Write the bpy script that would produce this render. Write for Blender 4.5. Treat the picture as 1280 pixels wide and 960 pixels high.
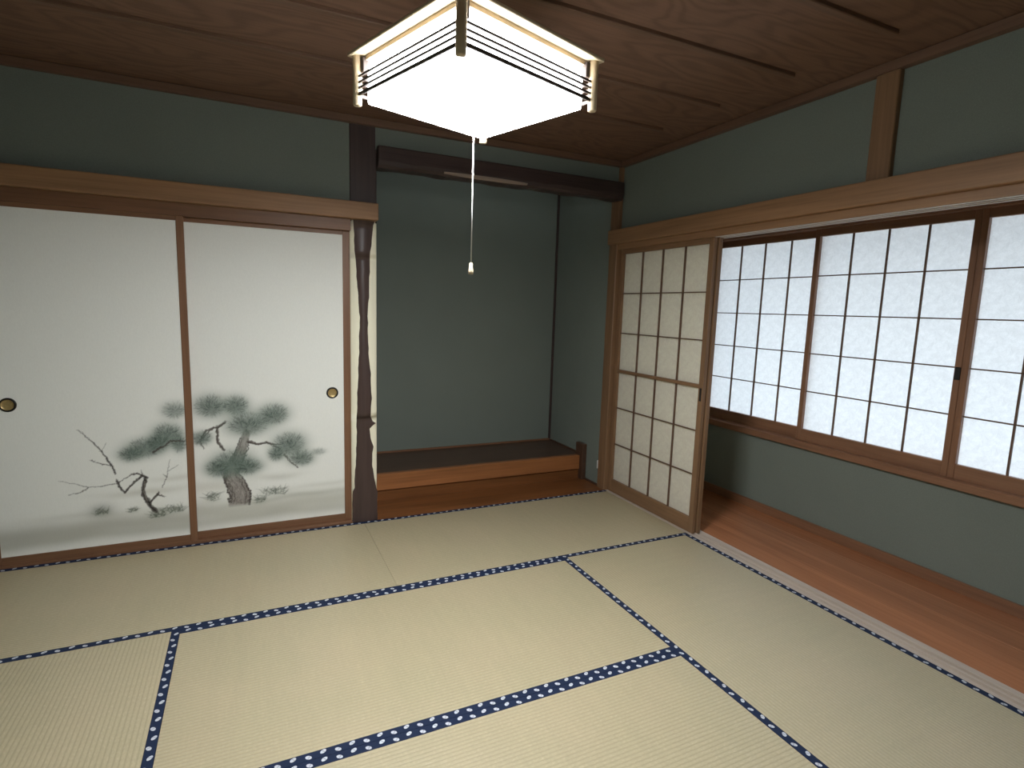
import bpy, bmesh, math, random
import numpy as np
from mathutils import Vector, Matrix

random.seed(4)
for o in list(bpy.data.objects):
    bpy.data.objects.remove(o)
scene = bpy.context.scene
COL = scene.collection

# ------------------------------------------------------------------ camera
cam_d = bpy.data.cameras.new('camera')
cam = bpy.data.objects.new('camera', cam_d)
COL.objects.link(cam)
yaw, pitch, roll = 0.44393, -0.13400, 0.03127
fw = Vector((math.sin(yaw) * math.cos(pitch), math.cos(yaw) * math.cos(pitch), math.sin(pitch)))
rt = Vector((math.cos(yaw), -math.sin(yaw), 0))
up = rt.cross(fw)
r2 = math.cos(roll) * rt + math.sin(roll) * up
u2 = -math.sin(roll) * rt + math.cos(roll) * up
m = Matrix((r2, u2, -fw)).transposed().to_4x4()
m.translation = (-2.4131, -3.3751, 1.3399)
cam.matrix_world = m
cam_d.sensor_width = 36.0
cam_d.lens = 695.4067 / 1280 * 36.0
cam_d.clip_start = 0.02
scene.camera = cam

# ------------------------------------------------------------------ world: even overcast daylight
world = bpy.data.worlds.new('overcast_sky')
scene.world = world
world.use_nodes = True
bg = world.node_tree.nodes['Background']
bg.inputs['Color'].default_value = (0.80, 0.91, 1.0, 1)
bg.inputs['Strength'].default_value = 4.1

# ------------------------------------------------------------------ exposure
scene.view_settings.view_transform = 'Standard'
scene.view_settings.look = 'None'
scene.view_settings.gamma = 1.0
scene.view_settings.use_curve_mapping = False
scene.view_settings.exposure = 0.0
LAMP_BOTTOM = 92.0
LAMP_SIDE = 24.0

# ------------------------------------------------------------------ node helpers
class NT:
    def __init__(self, name):
        self.mat = bpy.data.materials.new(name)
        self.mat.use_nodes = True
        self.t = self.mat.node_tree
        self.b = self.t.nodes['Principled BSDF']
    def n(self, kind, **kw):
        nd = self.t.nodes.new(kind)
        for k, v in kw.items():
            setattr(nd, k, v)
        return nd
    def put(self, sock, v):
        if hasattr(v, 'is_output') or isinstance(v, bpy.types.NodeSocket):
            self.t.links.new(v, sock)
        elif v is not None:
            sock.default_value = v
    def m(self, op, a, b=None, c=None):
        nd = self.n('ShaderNodeMath', operation=op)
        self.put(nd.inputs[0], a)
        self.put(nd.inputs[1], b)
        self.put(nd.inputs[2], c)
        return nd.outputs[0]
    def coord(self, which='Object', scale=(1, 1, 1), loc=(0, 0, 0), rot=(0, 0, 0)):
        tc = self.n('ShaderNodeTexCoord')
        mp = self.n('ShaderNodeMapping')
        mp.inputs['Scale'].default_value = scale
        mp.inputs['Location'].default_value = loc
        mp.inputs['Rotation'].default_value = rot
        self.t.links.new(tc.outputs[which], mp.inputs['Vector'])
        return mp.outputs[0]
    def noise(self, vec, scale, detail=4, rough=0.55, dist=0.0):
        nd = self.n('ShaderNodeTexNoise')
        self.put(nd.inputs['Vector'], vec)
        nd.inputs['Scale'].default_value = scale
        nd.inputs['Detail'].default_value = detail
        nd.inputs['Roughness'].default_value = rough
        nd.inputs['Distortion'].default_value = dist
        return nd.outputs[0]
    def ramp(self, fac, stops):
        nd = self.n('ShaderNodeValToRGB')
        el = nd.color_ramp.elements
        while len(el) < len(stops):
            el.new(0.5)
        for e, (p, c) in zip(el, stops):
            e.position = p
            e.color = (*c, 1)
        self.put(nd.inputs[0], fac)
        return nd.outputs[0]
    def mix(self, fac, a, b, mode='MIX'):
        nd = self.n('ShaderNodeMix', data_type='RGBA', blend_type=mode)
        self.put(nd.inputs[0], fac)
        for s, v in ((nd.inputs[6], a), (nd.inputs[7], b)):
            if isinstance(v, tuple):
                s.default_value = (*v, 1)
            else:
                self.put(s, v)
        return nd.outputs[2]
    def bump(self, h, strength=0.2, dist=0.002):
        nd = self.n('ShaderNodeBump')
        nd.inputs['Strength'].default_value = strength
        nd.inputs['Distance'].default_value = dist
        self.put(nd.inputs['Height'], h)
        self.t.links.new(nd.outputs[0], self.b.inputs['Normal'])
    def fin(self, color=None, rough=0.6, spec=0.4, **kw):
        if isinstance(color, tuple):
            color = (*color, 1)
        self.put(self.b.inputs['Base Color'], color)
        self.put(self.b.inputs['Roughness'], rough)
        self.put(self.b.inputs['Specular IOR Level'], spec)
        for k, v in kw.items():
            self.put(self.b.inputs[k], v)
        return self.mat

def lin(r, g, b):
    f = lambda c: (c / 255 / 12.92) if c / 255 <= 0.04045 else ((c / 255 + 0.055) / 1.055) ** 2.4
    return (f(r), f(g), f(b))

def mul(c, k):
    return tuple(min(1, x * k) for x in c)

def wood(name, c, axis, rough=0.5, spec=0.35, var=0.35, fine=90, along=2.5, bump=0.12):
    """Straight grain running along the given axis (0 x, 1 y, 2 z)."""
    t = NT(name)
    s = [1.0, 1.0, 1.0]
    s[axis] = along / fine
    v = t.coord('Object', tuple(s))
    f1 = t.noise(v, fine, 5, 0.6)
    s2 = [1.0, 1.0, 1.0]
    s2[axis] = 0.09
    f2 = t.noise(t.coord('Object', tuple(s2), (3, 5, 7)), 11, 4, 0.55, 0.6)
    col1 = t.ramp(f1, [(0.28, mul(c, 1 - var)), (0.5, c), (0.74, mul(c, 1 + var * 0.7))])
    col = t.mix(0.55, col1, t.ramp(f2, [(0.3, mul(c, 1 - var)), (0.7, mul(c, 1 + var * 0.6))]))
    t.bump(f1, bump, 0.001)
    return t.fin(col, rough, spec)

def plain(name, c, rough=0.6, spec=0.4, noise=0.12, scale=60, **kw):
    t = NT(name)
    f = t.noise(t.coord(), scale, 3)
    col = t.ramp(f, [(0.3, mul(c, 1 - noise)), (0.7, mul(c, 1 + noise))])
    return t.fin(col, rough, spec, **kw)

def plaster(name, c):
    t = NT(name)
    v = t.coord()
    a = t.noise(v, 260, 4, 0.7)
    b = t.noise(v, 3.0, 3, 0.5)
    col = t.mix(0.35, t.ramp(a, [(0.3, mul(c, 0.82)), (0.7, mul(c, 1.15))]),
                t.ramp(b, [(0.3, mul(c, 0.92)), (0.7, mul(c, 1.08))]))
    t.bump(a, 0.35, 0.0012)
    return t.fin(col, 0.95, 0.1)

def paper(name, c, transl, tcol):
    t = NT(name)
    v = t.coord('Object', (1, 1, 1))
    a = t.noise(v, 38, 6, 0.72, 0.8)
    b = t.noise(v, 240, 3, 0.6)
    fac = t.m('ADD', t.m('MULTIPLY', a, 0.7), t.m('MULTIPLY', b, 0.3))
    col = t.ramp(fac, [(0.3, mul(c, 0.95)), (0.7, mul(c, 1.03))])
    tc = t.ramp(fac, [(0.34, mul(tcol, 0.78)), (0.66, mul(tcol, 1.12))])
    d = t.n('ShaderNodeBsdfDiffuse')
    tr = t.n('ShaderNodeBsdfTranslucent')
    mx = t.n('ShaderNodeMixShader')
    mx.inputs[0].default_value = transl
    t.put(d.inputs['Color'], col)
    t.put(tr.inputs['Color'], tc)
    t.t.links.new(d.outputs[0], mx.inputs[1])
    t.t.links.new(tr.outputs[0], mx.inputs[2])
    out = t.t.nodes['Material Output']
    t.t.links.new(mx.outputs[0], out.inputs['Surface'])
    return t.mat

def emit(name, c, s):
    t = NT(name)
    t.b.inputs['Emission Color'].default_value = (*c, 1)
    t.b.inputs['Emission Strength'].default_value = s
    return t.fin((0.8, 0.8, 0.8), 0.6, 0.3)

# ------------------------------------------------------------------ materials
M = {}
GREEN = (0.190, 0.213, 0.186)
M['plaster'] = plaster('sage_plaster', GREEN)
CED = (0.33, 0.180, 0.092)
for i, a in enumerate('xyz'):
    M['cedar_' + a] = wood('cedar_trim_' + a, CED, i)
    M['frame_' + a] = wood('red_brown_frame_' + a, (0.20, 0.098, 0.052), i, 0.45)
    M['shoji_' + a] = wood('shoji_wood_' + a, (0.225, 0.125, 0.065), i, 0.5)
    M['winwood_' + a] = wood('window_wood_' + a, (0.26, 0.125, 0.068), i, 0.32, 0.5)
    M['darkwood_' + a] = wood('dark_wood_' + a, (0.062, 0.040, 0.036), i, 0.45, var=0.4)
M['lattice'] = wood('lattice_wood', (0.13, 0.072, 0.044), 2, 0.6, var=0.2)
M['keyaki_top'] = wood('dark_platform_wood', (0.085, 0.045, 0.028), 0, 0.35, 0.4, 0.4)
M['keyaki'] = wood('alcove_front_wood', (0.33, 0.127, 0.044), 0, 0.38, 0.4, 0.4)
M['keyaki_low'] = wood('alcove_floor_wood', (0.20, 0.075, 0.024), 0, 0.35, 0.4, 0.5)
M['corr'] = wood('corridor_board_wood', (0.42, 0.165, 0.075), 1, 0.20, 0.9, 0.32, fine=70, along=1.2, bump=0.05)
M['threshold'] = wood('worn_threshold_wood', (0.52, 0.43, 0.36), 1, 0.45, 0.3, 0.2)
M['sap'] = wood('pale_sapwood', (0.95, 0.89, 0.70), 2, 0.42, 0.35, 0.12)
M['bark'] = wood('brown_bark_wood', (0.070, 0.043, 0.037), 2, 0.42, 0.4, 0.35, fine=60)
M['lampwood'] = wood('pale_lamp_wood', (0.62, 0.50, 0.34), 2, 0.5, 0.3, 0.15)
M['lampdark'] = plain('dark_lamp_lattice', (0.05, 0.035, 0.03), 0.5)
M['white'] = plain('white_plastic', (0.75, 0.74, 0.70), 0.4, noise=0.03)
M['black'] = plain('black_lacquer', (0.012, 0.010, 0.009), 0.3, 0.5)
M['brass'] = plain('aged_brass', (0.42, 0.30, 0.13), 0.42, 0.5, 0.15, 120, Metallic=0.55)
M['concrete'] = plain('pale_ground', (0.42, 0.41, 0.39), 0.9)
M['shoji_paper'] = paper('shoji_door_paper', (0.96, 0.90, 0.80), 0.48, (0.97, 0.90, 0.74))
M['win_paper'] = paper('window_paper', (0.78, 0.79, 0.80), 0.5, (0.80, 0.82, 0.84))
M['lamp_bottom'] = emit('lamp_bottom_diffuser', (0.955, 0.99, 1.0), LAMP_BOTTOM)
M['lamp_side'] = emit('lamp_side_diffuser', (0.955, 0.99, 1.0), LAMP_SIDE)

# ceiling boards: broad swirling printed grain
t = NT('ceiling_board_wood')
field = t.noise(t.coord('Object', (0.45, 1.5, 1), (1.3, 0.4, 0)), 2.3, 2.0, 0.5, 0.5)
rings = t.m('MULTIPLY_ADD', t.m('SINE', t.m('MULTIPLY', field, 95.0)), 0.5, 0.5)
f2 = t.noise(t.coord('Object', (0.10, 3, 1)), 30, 4)
cb = (0.185, 0.103, 0.068)
col = t.mix(0.5, t.ramp(rings, [(0.05, mul(cb, 0.70)), (0.45, cb), (0.95, mul(cb, 1.12))]),
            t.ramp(f2, [(0.3, mul(cb, 0.8)), (0.7, mul(cb, 1.2))]))
M['ceil'] = t.fin(col, 0.6, 0.25)
M['ceil_trim_x'] = wood('ceiling_batten_wood', (0.160, 0.088, 0.056), 0, 0.55)
M['ceil_trim_y'] = wood('ceiling_border_wood', (0.160, 0.088, 0.056), 1, 0.55)

# tatami rush facing: ribs along the length, strands across
t = NT('woven_rush')
tc = t.n('ShaderNodeTexCoord')
sep = t.n('ShaderNodeSeparateXYZ')
t.t.links.new(tc.outputs['Object'], sep.inputs[0])
X, Y = sep.outputs[0], sep.outputs[1]
rib = t.m('POWER', t.m('ABSOLUTE', t.m('SINE', t.m('MULTIPLY', Y, math.pi / 0.0150))), 0.6)
strand = t.noise(t.coord('Object', (1, 0.02, 1)), 330, 3, 0.7)
strand2 = t.noise(t.coord('Object', (1, 0.12, 1)), 26, 3, 0.6)
knots = t.noise(t.coord('Object', (1, 2.2, 1)), 95, 2, 0.6)
wear = t.noise(t.coord('Object', (1, 1, 1), (4, 2, 0)), 3.2, 3, 0.5)
ct = (0.455, 0.385, 0.245)
col = t.ramp(t.m('ADD', t.m('MULTIPLY', strand, 0.5), t.m('MULTIPLY', strand2, 0.5)),
             [(0.33, mul(ct, 0.86)), (0.5, ct), (0.68, (0.53, 0.45, 0.275))])
col = t.mix(0.6, col, t.ramp(knots, [(0.3, mul(ct, 0.86)), (0.55, ct), (0.75, (0.60, 0.52, 0.36))]))
col = t.mix(t.m('MULTIPLY', t.m('SUBTRACT', 1.0, rib), 0.62), col, (0.24, 0.19, 0.105))
col = t.mix(0.25, col, t.ramp(wear, [(0.3, (0.41, 0.37, 0.235)), (0.7, (0.52, 0.42, 0.28))]))
t.bump(t.m('ADD', rib, t.m('MULTIPLY', knots, 0.6)), 0.4, 0.0018)
M['rush'] = t.fin(col, 0.40, 0.9)

# tatami cloth border: navy with paired pale blossoms
t = NT('navy_border_cloth')
tc = t.n('ShaderNodeTexCoord')
sep = t.n('ShaderNodeSeparateXYZ')
t.t.links.new(tc.outputs['Object'], sep.inputs[0])
X, Y = sep.outputs[0], sep.outputs[1]
P = 0.0425
q = t.m('DIVIDE', t.m('ADD', X, 10 * P), P)
k = t.m('FLOOR', q)
f = t.m('MULTIPLY', t.m('SUBTRACT', t.m('SUBTRACT', q, k), 0.5), P)
s = t.m('MULTIPLY_ADD', t.m('FLOORED_MODULO', k, 2.0), 2.0, -1.0)
dv = t.m('SUBTRACT', Y, t.m('MULTIPLY', s, 0.0042))
cs, sn = math.cos(0.6), math.sin(0.6)
a = t.m('ADD', t.m('MULTIPLY', f, cs), t.m('MULTIPLY', t.m('MULTIPLY', dv, s), sn))
b = t.m('SUBTRACT', t.m('MULTIPLY', dv, cs), t.m('MULTIPLY', t.m('MULTIPLY', f, s), sn))
d = t.m('ADD', t.m('POWER', t.m('DIVIDE', a, 0.0098), 2.0), t.m('POWER', t.m('DIVIDE', b, 0.0066), 2.0))
ins = t.m('LESS_THAN', d, 1.0)
slit = t.m('GREATER_THAN', t.m('ABSOLUTE', t.m('SUBTRACT', a, 0.001)), 0.0009)
weave = t.noise(t.coord('Object', (1, 1, 1)), 700, 2)
msk = t.m('MULTIPLY', t.m('MULTIPLY', ins, t.m('MULTIPLY_ADD', slit, 0.55, 0.45)), t.m('MULTIPLY_ADD', weave, 0.7, 0.55))
navy = t.ramp(weave, [(0.3, (0.008, 0.014, 0.036)), (0.7, (0.016, 0.027, 0.066))])
M['heri'] = t.fin(t.mix(t.m('MINIMUM', msk, 1.0), navy, (0.58, 0.60, 0.66)), 0.8, 0.2)

# fusuma paper carries the ink painting as a printed colour attribute
t = NT('painted_sliding_door_paper')
at = t.n('ShaderNodeAttribute', attribute_name='print')
f = t.noise(t.coord('Object', (1, 1, 0.25)), 320, 3, 0.7)
M['fusuma'] = t.fin(t.mix(1.0, at.outputs['Color'], t.ramp(f, [(0.3, (0.95, 0.95, 0.95)), (0.7, (1, 1, 1))]), 'MULTIPLY'), 0.75, 0.2)

# ------------------------------------------------------------------ mesh helpers
def mesh_obj(name, bm, mat, parent=None, loc=(0, 0, 0), smooth=False):
    me = bpy.data.meshes.new(name)
    bm.to_mesh(me)
    bm.free()
    me.materials.append(M[mat] if isinstance(mat, str) else mat)
    if smooth:
        for p in me.polygons:
            p.use_smooth = True
    return link(name, me, parent, loc)

def link(name, me, parent=None, loc=(0, 0, 0)):
    o = bpy.data.objects.new(name, me)
    COL.objects.link(o)
    o.location = loc
    o.parent = parent
    return o

def add_box(bm, x0, x1, y0, y1, z0, z1, bev=0.0):
    mt = Matrix.Translation(((x0 + x1) / 2, (y0 + y1) / 2, (z0 + z1) / 2)) @ Matrix.Diagonal((abs(x1 - x0), abs(y1 - y0), abs(z1 - z0), 1))
    r = bmesh.ops.create_cube(bm, size=1, matrix=mt)
    if bev:
        ed = list({e for v in r['verts'] for e in v.link_edges})
        bmesh.ops.bevel(bm, geom=ed, offset=bev, segments=1, affect='EDGES', profile=0.5)

def box(name, x0, x1, y0, y1, z0, z1, mat, parent=None, bev=0.0015):
    bm = bmesh.new()
    add_box(bm, x0, x1, y0, y1, z0, z1, bev)
    return mesh_obj(name, bm, mat, parent)

def lathe(name, prof, mat, parent=None, loc=(0, 0, 0), n=24, rot=None, smooth=True):
    bm = bmesh.new()
    rings = []
    for r, z in prof:
        if r < 1e-6:
            rings.append([bm.verts.new((0, 0, z))])
        else:
            rings.append([bm.verts.new((r * math.cos(2 * math.pi * i / n), r * math.sin(2 * math.pi * i / n), z)) for i in range(n)])
    for A, B in zip(rings, rings[1:]):
        for i in range(n):
            j = (i + 1) % n
            if len(A) == 1 and len(B) == 1:
                continue
            if len(A) == 1:
                bm.faces.new((A[0], B[j], B[i]))
            elif len(B) == 1:
                bm.faces.new((A[i], A[j], B[0]))
            else:
                bm.faces.new((A[i], A[j], B[j], B[i]))
    bmesh.ops.recalc_face_normals(bm, faces=bm.faces)
    if rot:
        bm.transform(rot)
    return mesh_obj(name, bm, mat, parent, loc, smooth)

def tag(o, label, cat, group=None, kind=None):
    o['label'] = label
    o['category'] = cat
    if group:
        o['group'] = group
    if kind:
        o['kind'] = kind
    return o

def empty(name, loc=(0, 0, 0), rz=0.0):
    o = bpy.data.objects.new(name, None)
    o.empty_display_size = 0.1
    COL.objects.link(o)
    o.location = loc
    o.rotation_euler = (0, 0, rz)
    return o

S = 'structure'

# ------------------------------------------------------------------ shell
tag(box('floor', -3.6, 0.0, -3.6, 0.0, -0.15, -0.05, 'concrete', bev=0), 'subfloor under the tatami mats', 'floor', kind=S)

def wall(name, x0, x1, y0, y1, z0, z1, label):
    return tag(box(name, x0, x1, y0, y1, z0, z1, 'plaster', bev=0), label, 'wall', kind=S)

wall('wall_back', -3.6, -1.866, 0.02, 0.10, 1.80, 2.44, 'sage green plaster wall above the painted sliding doors')
wall('wall_closet', -3.6, -1.866, 0.10, 0.16, -0.02, 2.44, 'plaster wall hidden behind the painted sliding doors')
wall('wall_left', -3.72, -3.60, -3.72, 0.16, -0.15, 2.44, 'sage plaster side wall beside the painted sliding doors')
wall('wall_rear', -3.60, 1.00, -3.72, -3.60, -0.15, 2.44, 'sage plaster wall facing the alcove')
wall('wall_right', 0.02, 0.10, -3.60, 0.0, 1.86, 2.44, 'sage green plaster wall band above the opening to the corridor')
wall('wall_alcove_back', -1.86, 0.02, 0.90, 0.98, -0.05, 2.5, 'dark sage plaster back wall of the alcove')
wall('wall_alcove_right', 0.01, 0.09, 0.095, 0.90, -0.05, 2.5, 'sage plaster side wall of the alcove beside the lattice door')
wall('wall_alcove_left', -1.86, -1.712, 0.203, 0.90, -0.05, 2.5, 'sage plaster side wall of the alcove behind the post')
wall('wall_alcove_lintel', -1.72, 0.0, 0.02, 0.07, 2.23, 2.44, 'narrow sage plaster band above the dark alcove beam')
wall('wall_corridor', 0.78, 0.88, -3.60, 0.10, -0.05, 0.52, 'sage plaster wall below the paper windows of the corridor')
wall('wall_corridor_top', 0.80, 0.90, -3.60, 0.10, 1.95, 2.44, 'plaster band above the corridor windows')
wall('wall_corridor_end', 0.10, 0.90, 0.0, 0.10, -0.05, 2.44, 'plaster end wall of the corridor behind the lattice doors')
tag(box('ceiling_corridor', 0.10, 0.90, -3.6, 0.0, 2.30, 2.36, 'ceil', bev=0), 'wooden ceiling of the corridor', 'ceiling', kind=S)
tag(box('ceiling_alcove', -1.86, 0.02, 0.07, 0.98, 2.5, 2.55, 'ceil', bev=0), 'wooden ceiling inside the alcove', 'ceiling', kind=S)

# ceiling: border boards, planks, battens
ceil = tag(empty('ceiling', (0, 0, 2.385)), 'brown figured wood ceiling of wide boards with narrow battens', 'ceiling', kind=S)
ZC = 2.385
def cpart(name, x0, x1, y0, y1, z0, z1, mat, bev=0.0015):
    bm = bmesh.new()
    add_box(bm, x0, x1, y0, y1, z0 - ZC, z1 - ZC, bev)
    return mesh_obj(name, bm, mat, ceil)
seams = [-0.26 - 0.4285 * i for i in range(8)]
seams[-1] = -3.36
for a, b in zip(seams, seams[1:]):
    cpart('ceiling_board', -3.37, -0.235, b + 0.001, a - 0.001, 2.3905, 2.44, 'ceil', 0.0004)
cpart('border_board', -3.6, 0.02, -0.26, 0.02, 2.3905, 2.44, 'ceil', 0)
cpart('border_board', -3.6, 0.02, -3.6, -3.36, 2.3905, 2.44, 'ceil', 0)
cpart('border_board', -0.235, 0.02, -3.36, -0.26, 2.3905, 2.44, 'ceil', 0)
cpart('border_board', -3.6, -3.37, -3.36, -0.26, 2.3905, 2.44, 'ceil', 0)
for y in seams[1:-1]:
    cpart('batten', -3.365, -0.235, y - 0.016, y + 0.016, 2.374, 2.394, 'ceil_trim_x', 0.003)
tag(box('trim_1', -3.6, -0.001, -0.012, 0.021, 2.350, 2.388, 'ceil_trim_x'), 'dark wood cornice strip along the wall above the painted doors and alcove', 'trim', kind=S)
tag(box('trim_2', -0.016, 0.021, -3.6, -0.001, 2.350, 2.388, 'ceil_trim_y'), 'dark wood cornice strip above the corridor opening', 'trim', kind=S)

# ------------------------------------------------------------------ wooden members
tag(box('trim_3', -3.6, -1.715, -0.048, 0.03, 1.822, 1.917, 'cedar_x', bev=0.004), 'pale cedar rail running above the painted sliding doors', 'rail', kind=S)
tag(box('trim_4', -3.6, -1.866, -0.004, 0.085, 1.757, 1.824, 'frame_x'), 'brown grooved lintel directly over the painted sliding doors', 'lintel', kind=S)
tag(box('trim_5', -3.6, -1.866, 0.0, 0.085, -0.05, 0.014, 'frame_x'), 'brown sill under the painted sliding doors', 'sill', kind=S)
tag(box('trim_6', -0.034, 0.03, -3.6, 0.088, 1.822, 1.922, 'cedar_y', bev=0.004), 'cedar rail running above the corridor opening and lattice door', 'rail', kind=S)
# lintel over the corridor opening; thin white strips imitate light caught by its ridges
lint = tag(empty('trim_7', (0.055, -1.8, 1.78)), 'grooved brown lintel with white strips standing in for light on its ridges over the corridor opening', 'lintel', kind=S)
def lpart(name, x0, x1, y0, y1, z0, z1, mat, bev=0.0008):
    bm = bmesh.new()
    add_box(bm, x0 - 0.055, x1 - 0.055, y0 + 1.8, y1 + 1.8, z0 - 1.78, z1 - 1.78, bev)
    return mesh_obj(name, bm, mat, lint)
lpart('lintel_beam', 0.0, 0.115, -3.6, -0.001, 1.784, 1.824, 'cedar_y')
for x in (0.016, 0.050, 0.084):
    lpart('ridge_glint_strip', x - 0.0025, x + 0.0025, -3.6, -0.915, 1.7815, 1.7845, 'white', 0)
# threshold
thr = tag(empty('trim_8', (0.06, -1.8, -0.05)), 'worn grey threshold with two grooves between tatami and corridor boards', 'threshold', kind=S)
def tpart(name, x0, x1, z0, z1, mat='threshold', bev=0.001):
    bm = bmesh.new()
    add_box(bm, x0 - 0.06, x1 - 0.06, -1.8, 1.8, z0 + 0.05, z1 + 0.05, bev)
    return mesh_obj(name, bm, mat, thr)
tpart('threshold_beam', 0.001, 0.118, -0.05, -0.012)
for x0, x1 in ((0.001, 0.024), (0.046, 0.060), (0.083, 0.118)):
    tpart('track_ridge', x0, x1, -0.0125, 0.001)

def post(name, x0, x1, y0, y1, z0, z1, mat, label):
    return tag(box(name, x0, x1, y0, y1, z0, z1, mat, bev=0.004), label, 'post', kind=S)
post('trim_9', -0.012, 0.095, 0.0, 0.094, -0.05, 2.385, 'shoji_z', 'square brown corner post between the alcove and the lattice door')
post('trim_10', -0.006, 0.03, -1.866, -1.768, 1.92, 2.352, 'shoji_z', 'short brown strut on the green wall above the corridor opening')
post('trim_11', -3.6, -3.572, -0.012, 0.085, 0.014, 1.757, 'frame_z', 'brown door jamb at the far end of the painted doors')

# alcove post: bark showing between two shaved pale facets
pil = tag(empty('alcove_post', (-1.79, 0.083, -0.05)), 'natural dark bark alcove post with pale shaved sapwood edges', 'post')
PX, PY, PZ = -1.79, 0.04, -0.05
xl_t = [(0.0, -1.866), (0.20, -1.862), (0.22, -1.853), (0.48, -1.838), (0.62, -1.837), (0.77, -1.832), (1.01, -1.822), (1.15, -1.818), (1.27, -1.815), (1.39, -1.824), (1.52, -1.832), (1.70, -1.844), (1.83, -1.848)]
xr_t = [(0.0, -1.712), (0.18, -1.712), (0.22, -1.720), (0.30, -1.735), (0.345, -1.743), (0.43, -1.741), (0.47, -1.737), (0.53, -1.752), (0.585, -1.757), (0.605, -1.740), (0.618, -1.724), (0.632, -1.742), (0.66, -1.751), (0.77, -1.746), (0.92, -1.751), (1.06, -1.764), (1.27, -1.768), (1.41, -1.759), (1.62, -1.753), (1.74, -1.740), (1.80, -1.732), (1.83, -1.724)]
zs = sorted(set([i * 0.03 for i in range(62)] + [z for z, _ in xr_t] + [z for z, _ in xl_t]))
zs = [z for z in zs if z <= 1.83]
fl = lambda z: float(np.interp(z, *zip(*xl_t))) + 0.0014 * math.sin(z * 37) + 0.001 * math.sin(z * 91)
fr = lambda z: float(np.interp(z, *zip(*xr_t))) + 0.0014 * math.sin(z * 41 + 1) + 0.001 * math.sin(z * 83)
XA, XB = -1.866, -1.712
def strip(name, fn, mat):
    bm = bmesh.new()
    rows = [[bm.verts.new((x - PX, y - PY, z - PZ)) for x, y in fn(z)] for z in zs]
    for A, B in zip(rows, rows[1:]):
        for i in range(len(A) - 1):
            bm.faces.new((A[i], A[i + 1], B[i + 1], B[i]))
    bmesh.ops.recalc_face_normals(bm, faces=bm.faces)
    o = mesh_obj(name, bm, mat, pil, smooth=True)
    return o
def bark_fn(z):
    l, r = fl(z), fr(z)
    n = 8
    # depth of the bark surface rounds away from the shaved facets
    return [(l + (r - l) * i / n, -0.030 - 0.012 * math.sin(math.pi * i / n) * (1 + 0.2 * math.sin(z * 9))) for i in range(n + 1)]
def sapl_fn(z):
    l = fl(z)
    return [(XA, 0.02), (XA, -0.012), (XA + 0.004, -0.018), (l + 0.0004, -0.0302)]
def sapr_fn(z):
    r = fr(z)
    return [(r - 0.0004, -0.0302), (XB - 0.004, -0.018), (XB, -0.012), (XB, 0.02)]
strip('bark_face', bark_fn, 'bark')
strip('sapwood_facet', sapl_fn, 'sap')
strip('sapwood_facet', sapr_fn, 'sap')
bm = bmesh.new()
add_box(bm, XA - PX + 0.0005, XB - PX - 0.0005, -0.010 - PY, 0.16 - PY, 0.03, 1.87, 0.002)
mesh_obj('post_core', bm, 'bark', pil)
bm = bmesh.new()
add_box(bm, XA - PX, XB - PX, -0.022 - PY, 0.16 - PY, 1.86, 2.432, 0.006)
mesh_obj('post_upper', bm, 'darkwood_z', pil)
bm = bmesh.new()
add_box(bm, XA - PX, XB - PX, -0.022 - PY, 0.16 - PY, 0.0, 0.06, 0.004)
mesh_obj('post_foot', bm, 'bark', pil)

# alcove beam: rough dark log with one shaved pale streak
beam = tag(empty('alcove_beam', (-0.86, 0.02, 2.13)), 'dark log beam with a pale shaved streak across the top of the alcove', 'beam')
bm = bmesh.new()
sec = [(-0.052, 0.112), (-0.058, 0.105), (-0.060, 0.03), (-0.053, 0.008), (-0.038, -0.006), (0.04, -0.008), (0.05, 0.004), (0.052, 0.10), (0.045, 0.112)]
rows = []
NB = 46
for i in range(NB + 1):
    x = -0.852 + 1.708 * i / NB
    wv = [0.003 * math.sin(i * 0.55 + k) + 0.002 * math.sin(i * 1.3 + 2 * k) for k in range(len(sec))]
    rows.append([bm.verts.new((x, y, z + (w if 1 < k < 6 else 0))) for k, ((y, z), w) in enumerate(zip(sec, wv))])
for A, B in zip(rows, rows[1:]):
    for k in range(len(sec)):
        bm.faces.new((A[k], B[k], B[(k + 1) % len(sec)], A[(k + 1) % len(sec)]))
bm.faces.new(rows[0]); bm.faces.new(rows[-1][::-1])
bmesh.ops.recalc_face_normals(bm, faces=bm.faces)
mesh_obj('log', bm, 'darkwood_x', beam)
bm = bmesh.new()
rows = []
for i in range(25):
    u = i / 24
    x = -0.46 + 0.56 * u
    h = 0.007 * math.sin(math.pi * u) ** 0.6 + 0.0006
    rows.append([bm.verts.new((x, -0.0630, 0.012 + h)), bm.verts.new((x, -0.0600, 0.008 - 0.1 * h)), bm.verts.new((x, -0.0500, 0.004 - 0.8 * h)), bm.verts.new((x, -0.045, 0.02))])
for A, B in zip(rows, rows[1:]):
    for k in range(4):
        bm.faces.new((A[k], B[k], B[(k + 1) % 4], A[(k + 1) % 4]))
bm.faces.new(rows[0]); bm.faces.new(rows[-1][::-1])
bmesh.ops.recalc_face_normals(bm, faces=bm.faces)
M['streak'] = wood('shaved_streak_wood', (0.33, 0.25, 0.20), 0, 0.5)
mesh_obj('shaved_streak', bm, 'streak', beam)['label'] = 'pale shaved streak'

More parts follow.
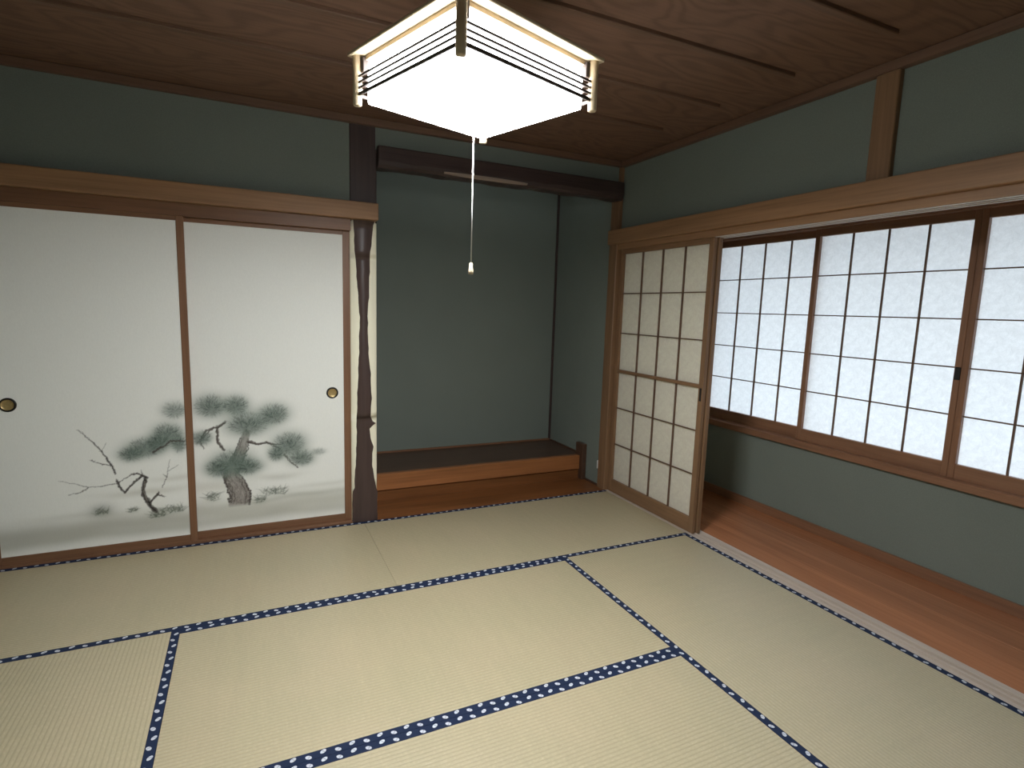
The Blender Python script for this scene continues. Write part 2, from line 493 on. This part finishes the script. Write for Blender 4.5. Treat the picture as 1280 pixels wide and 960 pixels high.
# alcove platform
plat = tag(empty('alcove_platform', (-0.87, 0.45, -0.05)), 'raised dark wood alcove platform with a brown front board and lower floor board', 'platform')
def ppart(name, x0, x1, y0, y1, z0, z1, mat, bev=0.0025):
    bm = bmesh.new()
    add_box(bm, x0 + 0.87, x1 + 0.87, y0 - 0.45, y1 - 0.45, z0 + 0.05, z1 + 0.05, bev)
    return mesh_obj(name, bm, mat, plat)
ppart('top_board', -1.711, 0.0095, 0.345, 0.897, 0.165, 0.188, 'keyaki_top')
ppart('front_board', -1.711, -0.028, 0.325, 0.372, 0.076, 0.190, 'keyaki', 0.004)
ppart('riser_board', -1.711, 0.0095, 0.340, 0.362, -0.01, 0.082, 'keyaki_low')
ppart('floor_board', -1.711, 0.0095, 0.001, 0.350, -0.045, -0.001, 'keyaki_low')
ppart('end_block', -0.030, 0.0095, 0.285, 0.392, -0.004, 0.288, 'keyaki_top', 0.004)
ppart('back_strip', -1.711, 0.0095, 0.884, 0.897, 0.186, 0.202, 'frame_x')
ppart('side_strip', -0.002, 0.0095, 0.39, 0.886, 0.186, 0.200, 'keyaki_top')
ppart('side_strip', -0.002, 0.0095, 0.095, 0.287, -0.002, 0.014, 'keyaki_top')
tag(box('trim_12', -0.006, 0.012, 0.884, 0.900, 0.200, 2.5, 'darkwood_z'), 'thin dark corner bead between the two alcove walls', 'trim', kind=S)

# outlet
out = tag(empty('wall_outlet', (0.01, 0.112, 0.136)), 'small white wall outlet low on the alcove side wall', 'outlet')
bm = bmesh.new(); add_box(bm, -0.010, 0.001, -0.013, 0.013, 0.0, 0.062, 0.002); mesh_obj('plate', bm, 'white', out)
bm = bmesh.new(); add_box(bm, -0.0115, -0.009, -0.006, 0.006, 0.016, 0.046, 0.001); mesh_obj('socket', bm, 'white', out)

# ------------------------------------------------------------------ corridor
cor = tag(empty('floor_corridor', (0.45, -1.8, -0.05)), 'glossy reddish brown corridor floor of long boards beneath the windows', 'floor', kind=S)
cx = [0.1185, 0.285, 0.452, 0.618, 0.785]
for i, (a, b) in enumerate(zip(cx, cx[1:])):
    bm = bmesh.new(); add_box(bm, a + 0.0006, b - 0.0006, -1.8, 1.8, 0.0, 0.0485, 0.0012)
    bm.transform(Matrix.Translation((-0.45, 0, 0)))
    mesh_obj('floor_board', bm, 'corr', cor)
tag(box('baseboard_corridor', 0.764, 0.781, -3.6, 0.0, -0.0025, 0.058, 'winwood_y', bev=0.003), 'reddish wood baseboard under the corridor window wall', 'baseboard', kind=S)
sill = tag(box('trim_13', 0.748, 0.95, -3.6, 0.0, 0.515, 0.558, 'winwood_y', bev=0.004), 'projecting brown wooden window sill in the corridor', 'sill', kind=S)
tag(box('trim_14', 0.762, 0.95, -3.6, 0.0, 1.886, 1.962, 'winwood_y', bev=0.003), 'red brown lintel over the paper windows', 'lintel', kind=S)
tag(box('trim_15', 0.78, 0.95, -0.10, 0.0, 0.555, 1.889, 'winwood_z', bev=0.003), 'brown window jamb hidden behind the lattice doors', 'trim', kind=S)
tag(box('trim_16', 0.78, 0.95, -3.6, -3.5, 0.555, 1.889, 'winwood_z', bev=0.003), 'brown window jamb by the wall facing the alcove', 'trim', kind=S)

def shoji(name, y_hi, y_lo, z0, z1, x0, x1, stile, rail_b, rail_t, vy, hz, wood_key, pap, label, cat, mid=None, bar=0.008, mullion_front=True):
    """Lattice panel in the plane x = const; y_hi > y_lo; room side is -x."""
    yc = (y_hi + y_lo) / 2
    root = tag(empty(name, ((x0 + x1) / 2, yc, z0)), label, cat, kind=S)
    xm = (x0 + x1) / 2
    def part(n, xa, xb, ya, yb, za, zb, mat, bev=0.0015):
        bm = bmesh.new()
        add_box(bm, xa - xm, xb - xm, min(ya, yb) - yc, max(ya, yb) - yc, za - z0, zb - z0, bev)
        return mesh_obj(n, bm, mat, root)
    part('stile', x0, x1, y_hi, y_hi - stile, z0, z1, wood_key + '_z')
    part('stile', x0, x1, y_lo, y_lo + stile, z0, z1, wood_key + '_z')
    part('rail', x0 + 0.001, x1 - 0.001, y_hi - stile, y_lo + stile, z0, z0 + rail_b, wood_key + '_y')
    part('rail', x0 + 0.001, x1 - 0.001, y_hi - stile, y_lo + stile, z1 - rail_t, z1, wood_key + '_y')
    if mid:
        part('middle_rail', x0 + 0.001, x1 - 0.006, y_hi - stile, y_lo + stile, mid - 0.011, mid + 0.011, wood_key + '_y')
    xb = x1 - 0.007            # paper plane
    pa, pb = y_hi - stile, y_lo + stile
    za, zb = z0 + rail_b, z1 - rail_t
    vs = [pa + (pb - pa) * (i + 1) / (vy + 1) for i in range(vy)]
    for yv in vs:
        part('lattice_bar', xb - 0.013, xb - 0.0005, yv - bar / 2, yv + bar / 2, za, zb, 'lattice', 0.0008)
    hs = hz
    for zv in hs:
        if mid and abs(zv - mid) < 0.03:
            continue
        part('lattice_bar', xb - 0.011, xb - 0.0008, pa, pb, zv - bar * 0.42, zv + bar * 0.42, 'lattice', 0.0008)
    ye = [pa + 0.004] + vs + [pb - 0.004]
    ze = [za - 0.004] + sorted(hs) + [zb + 0.004]
    for A, B in zip(ye, ye[1:]):
        for C, D in zip(ze, ze[1:]):
            key = ('pane', round(A - B, 4), round(D - C, 4), pap)
            if key not in M:
                me = bpy.data.meshes.new('paper_pane')
                hw, hh = (A - B) / 2, (D - C) / 2
                me.from_pydata([(0, hw, -hh), (0, -hw, -hh), (0, -hw, hh), (0, hw, hh)], [], [(0, 1, 2, 3)])
                me.materials.append(M[pap])
                M[key] = me
            o = link('paper_pane', M[key], root, (xb - xm, (A + B) / 2 - yc, (C + D) / 2 - z0))
    return root, part

HZ = [1.474, 1.190, 0.914, 0.640, 0.366]
d3, dp = shoji('door_3', -0.002, -0.898, 0.0, 1.7845, 0.024, 0.050, 0.037, 0.094, 0.032, 3, HZ, 'shoji', 'shoji_paper',
               'sliding paper lattice door with brown frame beside the alcove', 'door', mid=0.914)
dp('door_pull', 0.022, 0.030, -0.872, -0.888, 0.825, 0.905, 'black', 0.002)
d4, dp4 = shoji('door_4', -0.004, -0.906, 0.0, 1.7845, 0.058, 0.084, 0.037, 0.094, 0.032, 3, HZ, 'shoji', 'shoji_paper',
                'second paper lattice door slid behind the other, only its edge showing', 'door', mid=0.914)

WZ = [0.875, 1.117, 1.360, 1.603]
for nm, hi, lo, x0, lab in (
        ('window_1', -0.10, -0.985, 0.836, 'paper lattice window panel partly covered by the sliding lattice door'),
        ('window_2', -0.955, -1.832, 0.802, 'paper lattice window panel with a dark pull on its frame'),
        ('window_3', -1.833, -2.730, 0.802, 'paper lattice window panel meeting the one with the dark pull'),
        ('window_4', -2.692, -3.50, 0.836, 'paper lattice window panel near the wall facing the alcove')):
    r, wp = shoji(nm, hi, lo, 0.5565, 1.889, x0, x0 + 0.030, 0.030, 0.074, 0.046, 3, WZ, 'winwood', 'win_paper', lab, 'window', bar=0.0078)
    if nm == 'window_2':
        wp('window_pull', x0 - 0.002, x0 + 0.006, -1.805, -1.8315, 1.055, 1.12, 'black', 0.002)

# outdoors: eaves and ground, seen only as light on the window paper
tag(box('eaves', 0.95, 2.15, -6.0, 3.0, 2.12, 2.24, 'ceil', bev=0), 'roof eaves outside above the windows', 'eaves', kind=S)
tag(box('ground', 0.98, 14.0, -12.0, 12.0, -0.6, -0.45, 'concrete', bev=0), 'pale ground outside the windows', 'ground', kind=S)

# ------------------------------------------------------------------ tatami mats
LN, WD, TH = 1.7992, 0.8994, 0.05
HB = 0.031
bm = bmesh.new(); add_box(bm, -LN / 2, LN / 2, -WD / 2 + 0.002, WD / 2 - 0.002, 0.0, TH, 0.0012)
mat_me = bpy.data.meshes.new('rush_facing'); bm.to_mesh(mat_me); bm.free(); mat_me.materials.append(M['rush'])
bm = bmesh.new(); add_box(bm, -LN / 2 - 0.0004, LN / 2 + 0.0004, -HB / 2, HB / 2, -TH + 0.002, 0.0012, 0.0012)
her_me = bpy.data.meshes.new('cloth_border'); bm.to_mesh(her_me); bm.free(); her_me.materials.append(M['heri'])
mats = [
    ((-0.90, -0.45), 0, 'tatami mat lying along the front of the alcove'),
    ((-2.70, -0.45), 0, 'tatami mat lying along the painted sliding doors'),
    ((-0.45, -1.80), 1, 'tatami mat beside the threshold to the corridor, below the lattice door'),
    ((-1.80, -1.35), 0, 'tatami mat directly under the hanging lamp, navy borders on both long sides'),
    ((-3.15, -1.80), 1, 'tatami mat along the side wall by the painted doors, set crosswise'),
    ((-1.80, -2.25), 0, 'tatami mat one row behind the lamp, away from the alcove'),
    ((-0.90, -3.15), 0, 'tatami mat in the last row beside the corridor'),
    ((-2.70, -3.15), 0, 'tatami mat in the last row beside the side wall'),
]
for (x, y), rot, lab in mats:
    r = tag(empty('tatami_mat', (x, y, -0.05), math.pi / 2 * rot), lab, 'tatami mat', 'tatami mats covering the room')
    link('rush_facing', mat_me, r)
    for s_ in (-1, 1):
        link('cloth_border', her_me, r, (0, s_ * (WD / 2 - HB / 2), TH))

# ------------------------------------------------------------------ painted sliding doors
class Canvas:
    def __init__(self, x0, x1, z0, z1, step, base):
        self.xs = np.linspace(x0, x1, int(round((x1 - x0) / step)) + 1)
        self.zs = np.linspace(z0, z1, int(round((z1 - z0) / step)) + 1)
        self.X, self.Z = np.meshgrid(self.xs, self.zs)
        self.c = np.ones(self.X.shape + (3,)) * np.array(base)
        self.step = step
    def win(self, x0, x1, z0, z1):
        i0, i1 = np.searchsorted(self.xs, (x0, x1)); j0, j1 = np.searchsorted(self.zs, (z0, z1))
        return slice(max(j0 - 1, 0), j1 + 1), slice(max(i0 - 1, 0), i1 + 1)
    def lay(self, sl, a, ink):
        self.c[sl] = self.c[sl] * (1 - a[..., None]) + np.array(ink) * a[..., None]
    def seg(self, x0, z0, x1, z1, w0, w1, ink, alpha, soft=0.0016, zmin=-1.0):
        w = max(w0, w1) + soft * 2
        sl = self.win(min(x0, x1) - w, max(x0, x1) + w, min(z0, z1) - w, max(z0, z1) + w)
        X, Z = self.X[sl], self.Z[sl]
        if X.size == 0:
            return
        dx, dz = x1 - x0, z1 - z0
        L = dx * dx + dz * dz + 1e-12
        u = np.clip(((X - x0) * dx + (Z - z0) * dz) / L, 0, 1)
        d = np.hypot(X - x0 - u * dx, Z - z0 - u * dz)
        a = np.clip((w0 + (w1 - w0) * u + soft - d) / (2 * soft), 0, 1) * alpha * np.clip((Z - zmin) / 0.02, 0, 1)
        self.lay(sl, a, ink)
    def stroke(self, pts, w0, w1, ink, alpha, jit=0.002, rng=None, soft=0.0016, rough=0.3):
        P = [np.array(p, float) for p in pts]
        n = []
        for A, B in zip(P, P[1:]):
            k = max(2, int(np.hypot(*(B - A)) / 0.009))
            n += [A + (B - A) * i / k for i in range(k)]
        n.append(P[-1])
        n = [p + rng.normal(0, jit, 2) for p in n]
        N = len(n) - 1
        for i in range(N):
            wa = (w0 + (w1 - w0) * i / N) * (1 + rng.normal(0, rough))
            wb = (w0 + (w1 - w0) * (i + 1) / N)
            self.seg(*n[i], *n[i + 1], max(wa, 0.0006), max(wb, 0.0006), ink, alpha * rng.uniform(0.75, 1.0), soft)
    def blob(self, x, z, rx, rz, ink, alpha, power=1.5):
        sl = self.win(x - rx * 2, x + rx * 2, z - rz * 2, z + rz * 2)
        d = ((self.X[sl] - x) / rx) ** 2 + ((self.Z[sl] - z) / rz) ** 2
        self.lay(sl, alpha * np.exp(-d ** power), ink)
    def tuft(self, x, z, rx, rz, rng, dens=1.0, ink=(0.035, 0.052, 0.045), a=0.92):
        tint = (0.21, 0.265, 0.225)
        self.blob(x, z, rx * 1.08, rz * 1.05, tint, 0.80 * a)
        self.blob(x, z - rz * 0.15, rx * 0.72, rz * 0.70, (0.105, 0.14, 0.12), 0.62 * a)
        n = int(3.6e4 * rx * rz * dens) + 30
        for _ in range(n):
            th = rng.uniform(0, 2 * math.pi); r = math.sqrt(rng.uniform(0, 1)) * 0.8
            px, pz = x + rx * r * math.cos(th), z + rz * r * math.sin(th)
            an = math.atan2((pz - z) / rz + 0.35, (px - x) / rx) + rng.normal(0, 0.45)
            ln = rng.uniform(0.010, 0.022)
            fade = a * (0.72 - 0.42 * r)
            self.seg(px, pz, px + ln * math.cos(an), pz + ln * math.sin(an), 0.0010, 0.0004, ink, fade, 0.0015)
    def grass(self, x, z, rx, rz, rng, a=0.5):
        self.blob(x, z - rz * 0.2, rx * 0.8, rz * 0.6, (0.30, 0.32, 0.25), 0.5 * a)
        for _ in range(int(9 + 500 * rx)):
            bx = x + rng.uniform(-0.6, 0.6) * rx; bz = z + rng.uniform(-0.55, 0.2) * rz
            an = rng.uniform(0.05, math.pi - 0.05)
            ln = rng.uniform(0.5, 1.0) * rz * 0.9
            self.seg(bx, bz, bx + 1.25 * ln * math.cos(an), bz + ln * math.sin(an) * 0.9, 0.0026, 0.0004, (0.12, 0.14, 0.11), a * rng.uniform(0.5, 1), 0.0018)
    def wash(self, z, hz, ink, alpha, x=None, rx=None, slope=0.0, seed=0):
        zc = z + slope * (self.X - self.xs[0]) + 0.006 * np.sin(self.X * 9 + seed) + 0.003 * np.sin(self.X * 23 + seed)
        a = alpha * np.exp(-((self.Z - zc) / hz) ** 2)
        if x is not None:
            a = a * np.exp(-((self.X - x) / rx) ** 2)
        self.lay((slice(None), slice(None)), a, ink)

BASE = (0.85, 0.845, 0.80)
BARK = (0.070, 0.055, 0.048)
OLIVE = (0.33, 0.315, 0.235)
STEP = 0.003

def paint_pine(cv):
    rng = np.random.default_rng(3)
    cv.wash(0.155, 0.060, OLIVE, 0.50, seed=1)
    cv.wash(0.105, 0.030, OLIVE, 0.34, seed=3)
    cv.wash(0.185, 0.016, (0.24, 0.24, 0.18), 0.30, x=-2.15, rx=0.35, seed=2, slope=0.03)
    cv.wash(0.335, 0.018, (0.40, 0.38, 0.30), 0.32, x=-2.28, rx=0.12)
    cv.wash(0.300, 0.030, (0.50, 0.47, 0.39), 0.35, x=-2.62, rx=0.16)
    cv.wash(0.255, 0.014, (0.42, 0.41, 0.34), 0.25, x=-2.0, rx=0.2)
    for g in [(-2.621, 0.25, 0.052, 0.050), (-2.303, 0.246, 0.096, 0.050), (-2.381, 0.206, 0.047, 0.042)]:
        cv.grass(*g, rng, 0.62)
    # trunk
    tr = [(-2.490, 0.186), (-2.480, 0.240), (-2.497, 0.296), (-2.529, 0.361), (-2.511, 0.41), (-2.468, 0.499), (-2.441, 0.60)]
    wd = [0.058, 0.056, 0.050, 0.042, 0.036, 0.028, 0.020]
    for _ in range(2):
        for i in range(len(tr) - 1):
            cv.seg(*tr[i], *tr[i + 1], wd[i] * 0.92, wd[i + 1] * 0.95, (0.30, 0.27, 0.245), 0.62, 0.004, 0.172)
    T = np.array(tr); Wd = np.array(wd)
    def at(u, off):
        f = u * (len(tr) - 1); i = min(int(f), len(tr) - 2); q = f - i
        p = T[i] * (1 - q) + T[i + 1] * q
        d = T[i + 1] - T[i]; n = np.array([-d[1], d[0]]) / np.hypot(*d)
        return p + n * off * (Wd[i] * (1 - q) + Wd[i + 1] * q)
    for off, al, w in ((-0.95, 0.85, 0.005), (0.95, 0.85, 0.0055), (-0.55, 0.5, 0.003), (0.5, 0.55, 0.0035), (0.1, 0.35, 0.002), (0.72, 0.6, 0.003)):
        cv.stroke([at(u, off) for u in np.linspace(0.02, 0.95, 9)], w, w * 0.5, BARK, al, 0.003, rng)
    for _ in range(150):
        u = rng.uniform(0, 0.62); off = rng.uniform(-0.9, 0.9)
        a_, b_ = at(u, off), at(min(u + rng.uniform(0.02, 0.06), 0.95), off + rng.normal(0, 0.12))
        cv.seg(*a_, *b_, rng.uniform(0.0008, 0.003), 0.0006, BARK, rng.uniform(0.15, 0.6), 0.0016)
    for _ in range(45):
        u = rng.uniform(0.02, 0.6); off = rng.uniform(-0.3, 0.5)
        a_, b_ = at(u, off), at(u + 0.05, off + rng.normal(0, 0.08))
        cv.seg(*a_, *b_, 0.0016, 0.0008, (0.55, 0.50, 0.46), 0.35, 0.0018)
    br = [([(-2.436, 0.548), (-2.381, 0.530), (-2.338, 0.538), (-2.267, 0.497)], 0.008, 0.003),
          ([(-2.338, 0.538), (-2.29, 0.522), (-2.255, 0.520)], 0.004, 0.002),
          ([(-2.246, 0.459), (-2.213, 0.411), (-2.169, 0.373)], 0.0045, 0.0025),
          ([(-2.556, 0.511), (-2.586, 0.559), (-2.585, 0.636), (-2.543, 0.670)], 0.006, 0.007),
          ([(-2.583, 0.645), (-2.642, 0.626), (-2.671, 0.565), (-2.654, 0.528)], 0.006, 0.002),
          ([(-2.61, 0.636), (-2.65, 0.598), (-2.69, 0.555)], 0.003, 0.001)]
    for p, a, b in br:
        cv.stroke(p, a, b, (0.16, 0.13, 0.115), 0.75, 0.002, rng)
        cv.stroke([(x, z - 0.003) for x, z in p], a * 0.45, b * 0.45, BARK, 0.8, 0.003, rng)
    RT = [(-2.614, 0.763, 0.078, 0.060), (-2.488, 0.760, 0.062, 0.054), (-2.431, 0.652, 0.108, 0.066), (-2.296, 0.702, 0.078, 0.058),
          (-2.663, 0.587, 0.048, 0.036), (-2.515, 0.435, 0.098, 0.070), (-2.44, 0.405, 0.075, 0.042), (-2.59, 0.410, 0.06, 0.045),
          (-2.215, 0.520, 0.088, 0.068), (-2.150, 0.430, 0.066, 0.044), (-2.289, 0.466, 0.040, 0.038)]
    for x_, z_, a_, b_ in RT:
        cv.tuft(x_, z_, a_ * 1.13, b_ * 1.13, rng)
    cv.tuft(-2.055, 0.46, 0.045, 0.020, rng, 0.8, a=0.4)
    for i, (p, a, b) in enumerate(br):
        cv.stroke(p, a * 0.5, b * 0.5, BARK, 0.45, 0.002, rng)

def paint_plum(cv):
    rng = np.random.default_rng(8)
    cv.wash(0.155, 0.055, (0.27, 0.26, 0.20), 0.58, seed=4)
    cv.wash(0.110, 0.028, (0.29, 0.285, 0.215), 0.36, seed=5)
    cv.wash(0.325, 0.018, (0.42, 0.39, 0.31), 0.38, x=-2.93, rx=0.18)
    cv.wash(0.385, 0.016, (0.45, 0.42, 0.35), 0.30, x=-2.78, rx=0.12)
    cv.wash(0.225, 0.015, (0.38, 0.37, 0.30), 0.22, x=-3.2, rx=0.2)
    cv.blob(-3.126, 0.245, 0.05, 0.034, (0.14, 0.155, 0.13), 0.55, 1.0)
    for g in [(-3.126, 0.240, 0.05, 0.036), (-2.99, 0.232, 0.034, 0.026), (-2.849, 0.211, 0.072, 0.044), (-2.883, 0.193, 0.056, 0.036), (-2.79, 0.215, 0.05, 0.04)]:
        cv.grass(*g, rng, 0.60)
    for q in [(-2.816, 0.627, 0.070, 0.057), (-2.917, 0.561, 0.085, 0.050), (-2.985, 0.530, 0.054, 0.036), (-2.768, 0.574, 0.034, 0.046), (-2.86, 0.585, 0.05, 0.045)]:
        cv.tuft(q[0], q[1], q[2] * 1.08, q[3] * 1.1, rng)
    cv.tuft(-2.781, 0.755, 0.062, 0.047, rng, 0.9, a=0.68)
    S_ = [([(-2.888, 0.533), (-2.839, 0.560), (-2.806, 0.588), (-2.770, 0.587), (-2.74, 0.58)], 0.0045, 0.0035, 0.8),
          ([(-3.198, 0.672), (-3.140, 0.602), (-3.109, 0.556), (-3.073, 0.481), (-3.055, 0.432)], 0.0012, 0.0042, 0.85),
          ([(-3.053, 0.402), (-3.045, 0.365), (-3.022, 0.328), (-2.977, 0.381), (-2.941, 0.408)], 0.004, 0.0058, 0.85),
          ([(-2.986, 0.421), (-2.965, 0.425), (-2.920, 0.397)], 0.003, 0.006, 0.8),
          ([(-2.925, 0.397), (-2.936, 0.353), (-2.940, 0.303), (-2.916, 0.247), (-2.890, 0.212)], 0.008, 0.011, 0.8),
          ([(-2.916, 0.260), (-2.878, 0.300), (-2.846, 0.283)], 0.0055, 0.002, 0.85),
          ([(-2.878, 0.300), (-2.868, 0.315)], 0.004, 0.002, 0.85),
          ([(-2.986, 0.421), (-3.054, 0.381), (-3.114, 0.372), (-3.173, 0.373), (-3.229, 0.397), (-3.294, 0.419)], 0.0032, 0.0012, 0.62),
          ([(-3.173, 0.373), (-3.207, 0.349), (-3.257, 0.342)], 0.0032, 0.001, 0.6),
          ([(-3.073, 0.477), (-3.126, 0.494), (-3.160, 0.515)], 0.003, 0.001, 0.8),
          ([(-3.109, 0.556), (-3.087, 0.596)], 0.0014, 0.0008, 0.6),
          ([(-2.854, 0.337), (-2.830, 0.392), (-2.813, 0.487)], 0.0028, 0.001, 0.6),
          ([(-2.830, 0.392), (-2.848, 0.410)], 0.003, 0.0014, 0.7),
          ([(-2.825, 0.422), (-2.775, 0.453)], 0.002, 0.0016, 0.5),
          ([(-2.941, 0.408), (-2.943, 0.443)], 0.003, 0.0012, 0.7)]
    for p, a, b, al in S_:
        cv.stroke(p, a, b, (0.075, 0.062, 0.055), al, 0.0016, rng)
    for p, a, b, al in S_[1:6]:
        cv.stroke([(x + 0.002, z - 0.001) for x, z in p], a * 0.4, b * 0.4, (0.02, 0.018, 0.016), 0.7, 0.002, rng)
    cv.stroke([(-2.930, 0.38), (-2.938, 0.32), (-2.925, 0.27)], 0.002, 0.002, (0.36, 0.32, 0.28), 0.6, 0.001, rng)
    for _ in range(40):
        p, a, b, al = S_[rng.integers(1, 10)]
        i = rng.integers(0, len(p) - 1); q = rng.uniform()
        x = p[i][0] * (1 - q) + p[i + 1][0] * q; z = p[i][1] * (1 - q) + p[i + 1][1] * q
        an = rng.uniform(0, 6.28)
        cv.seg(x, z, x + 0.008 * math.cos(an), z + 0.008 * math.sin(an), 0.002, 0.0008, BARK, 0.6)

def fusuma(name, x0, x1, yf, label, painter, pull_x):
    """Panel with its front frame face at y = yf, thickness going back."""
    xc = (x0 + x1) / 2
    z0, z1 = 0.0135, 1.7585
    root = tag(empty(name, (xc, yf + 0.012, z0)), label, 'door', kind=S)
    def part(n, xa, xb, ya, yb, za, zb, mat, bev=0.002, par=root):
        bm = bmesh.new()
        add_box(bm, xa - xc, xb - xc, ya - yf - 0.012, yb - yf - 0.012, za - z0, zb - z0, bev)
        return mesh_obj(n, bm, mat, par)
    st, rb, rtp = 0.034, 0.042, 0.024
    part('stile', x0, x0 + st, yf, yf + 0.024, z0, z1, 'frame_z')
    part('stile', x1 - st, x1, yf, yf + 0.024, z0, z1, 'frame_z')
    part('rail', x0 + st, x1 - st, yf + 0.001, yf + 0.023, z0, z0 + rb, 'frame_x')
    part('rail', x0 + st, x1 - st, yf + 0.001, yf + 0.023, z1 - rtp, z1, 'frame_x')
    part('backing', x0 + 0.02, x1 - 0.02, yf + 0.006, yf + 0.022, z0 + 0.01, z1 - 0.01, 'white', 0)
    cv = Canvas(x0 + st - 0.002, x1 - st + 0.002, z0 + rb - 0.002, 0.88, STEP, BASE)
    painter(cv)
    xs, zz = cv.xs, np.append(cv.zs, z1 - rtp + 0.002)
    nx, nz = len(xs), len(zz)
    cols = np.concatenate([cv.c, np.ones((1, nx, 3)) * np.array(BASE)], 0)
    cols[-2] = np.array(BASE)
    Xg, Zg = np.meshgrid(xs - xc, zz - z0)
    vv = np.stack([Xg.ravel(), np.full(nx * nz, -0.012 + 0.004), Zg.ravel()], 1)
    idx = np.arange(nx * nz).reshape(nz, nx)
    fc = np.stack([idx[:-1, :-1].ravel(), idx[:-1, 1:].ravel(), idx[1:, 1:].ravel(), idx[1:, :-1].ravel()], 1)
    me = bpy.data.meshes.new('painted_paper')
    me.from_pydata(vv.tolist(), [], fc.tolist())
    at_ = me.color_attributes.new('print', 'FLOAT_COLOR', 'POINT')
    rgba = np.ones((nx * nz, 4), np.float32)
    rgba[:, :3] = cols.reshape(-1, 3)
    at_.data.foreach_set('color', rgba.ravel())
    me.materials.append(M['fusuma'])
    link('painted_paper', me, root)
    rx90 = Matrix.Rotation(math.pi / 2, 4, 'X')
    pl = lathe('door_pull', [(0.0345, -0.004), (0.0345, 0.0), (0.033, 0.0035), (0.029, 0.004), (0.0255, 0.002), (0.024, -0.003)], 'black', root,
               (pull_x - xc, -0.012 + 0.004, 0.812 - z0), 28, rx90)
    dish = lathe('brass_dish', [(0.0255, 0.0015), (0.022, -0.001), (0.012, -0.0022), (0, -0.0026)], 'brass', pl, (0, -0.003, 0), 28, rx90)
    return root

fusuma('door_1', -3.572, -2.700, 0.004, 'white paper sliding door painted with a bare plum branch', paint_plum, -3.462)
fusuma('door_2', -2.742, -1.872, 0.036, 'white paper sliding door painted with a gnarled pine tree', paint_pine, -1.972)
tag(box('trim_17', -1.873, -1.866, 0.036, 0.085, -0.05, 1.757, 'frame_z', bev=0), 'narrow recessed wooden jamb between the painted pine door and the alcove post', 'trim', kind=S)

# ------------------------------------------------------------------ hanging lamp
LX, LY = -1.812, -1.803
lamp = tag(empty('pendant_lamp', (LX, LY, 1.897), math.radians(18.5)), 'square hanging lamp with white shade, wooden corner posts and dark lattice bars', 'lamp')
ZL = 1.897
HS = 0.237            # post centre offset
DS = 0.214            # shade half size
def lp(name, x0, x1, y0, y1, z0, z1, mat, bev=0.0015, par=lamp):
    bm = bmesh.new()
    add_box(bm, x0, x1, y0, y1, z0 - ZL, z1 - ZL, bev)
    return mesh_obj(name, bm, mat, par)
lp('bottom_shade', -DS, DS, -DS, DS, 1.908, 1.912, 'lamp_bottom', 0)
for sx, sy in ((1, 0), (-1, 0), (0, 1), (0, -1)):
    if sx:
        lp('side_shade', sx * DS - 0.002, sx * DS + 0.002, -DS, DS, 1.912, 2.026, 'lamp_side', 0)
    else:
        lp('side_shade', -DS, DS, sy * DS - 0.002, sy * DS + 0.002, 1.912, 2.026, 'lamp_side', 0)
for sx in (-1, 1):
    for sy in (-1, 1):
        lathe('corner_post', [(0, 1.902 - ZL), (0.010, 1.902 - ZL), (0.0128, 1.905 - ZL), (0.0128, 2.034 - ZL), (0, 2.034 - ZL)], 'lampwood', lamp,
              (sx * HS, sy * HS, 0), 18)
        lp('bracket', min(sx * (DS - 0.004), sx * (HS - 0.004)), max(sx * (DS - 0.004), sx * (HS - 0.004)),
           min(sy * (DS - 0.004), sy * (HS - 0.004)), max(sy * (DS - 0.004), sy * (HS - 0.004)), 1.990, 2.030, 'lampdark')
for zc, h in ((1.979, 0.0030), (1.963, 0.0030), (1.948, 0.0030), (1.931, 0.0048)):
    for sg in (-1, 1):
        lp('lattice_bar', -HS, HS, sg * HS - 0.003, sg * HS + 0.003, zc - h, zc + h, 'lampdark', 0.0006)
        lp('lattice_bar', sg * HS - 0.003, sg * HS + 0.003, -HS, HS, zc - h, zc + h, 'lampdark', 0.0006)
lp('roof_board', -0.258, 0.258, -0.258, 0.258, 2.034, 2.044, 'lampwood', 0.002)
lp('roof_frame', -0.225, 0.225, -0.225, 0.225, 2.022, 2.035, 'lampwood', 0.001)
lp('top_cap', -0.08, 0.08, -0.08, 0.08, 2.043, 2.075, 'lampdark', 0.006)
lathe('hanging_cable', [(0, 2.07 - ZL), (0.004, 2.07 - ZL), (0.004, 2.38 - ZL), (0, 2.38 - ZL)], 'lampdark', lamp, n=10)
lathe('ceiling_rose', [(0.0, 2.345 - ZL), (0.02, 2.345 - ZL), (0.042, 2.36 - ZL), (0.045, 2.394 - ZL), (0, 2.394 - ZL)], 'lampdark', lamp)
cord = lathe('pull_cord', [(0, 1.465 - ZL), (0.0016, 1.465 - ZL), (0.0016, 1.913 - ZL), (0, 1.913 - ZL)], 'white', lamp, n=8)
lathe('pull_bead', [(0, 1.437 - ZL), (0.0072, 1.438 - ZL), (0.0075, 1.447 - ZL), (0.0058, 1.457 - ZL), (0.0052, 1.468 - ZL), (0.003, 1.471 - ZL), (0, 1.471 - ZL)], 'lampwood', cord, n=14)
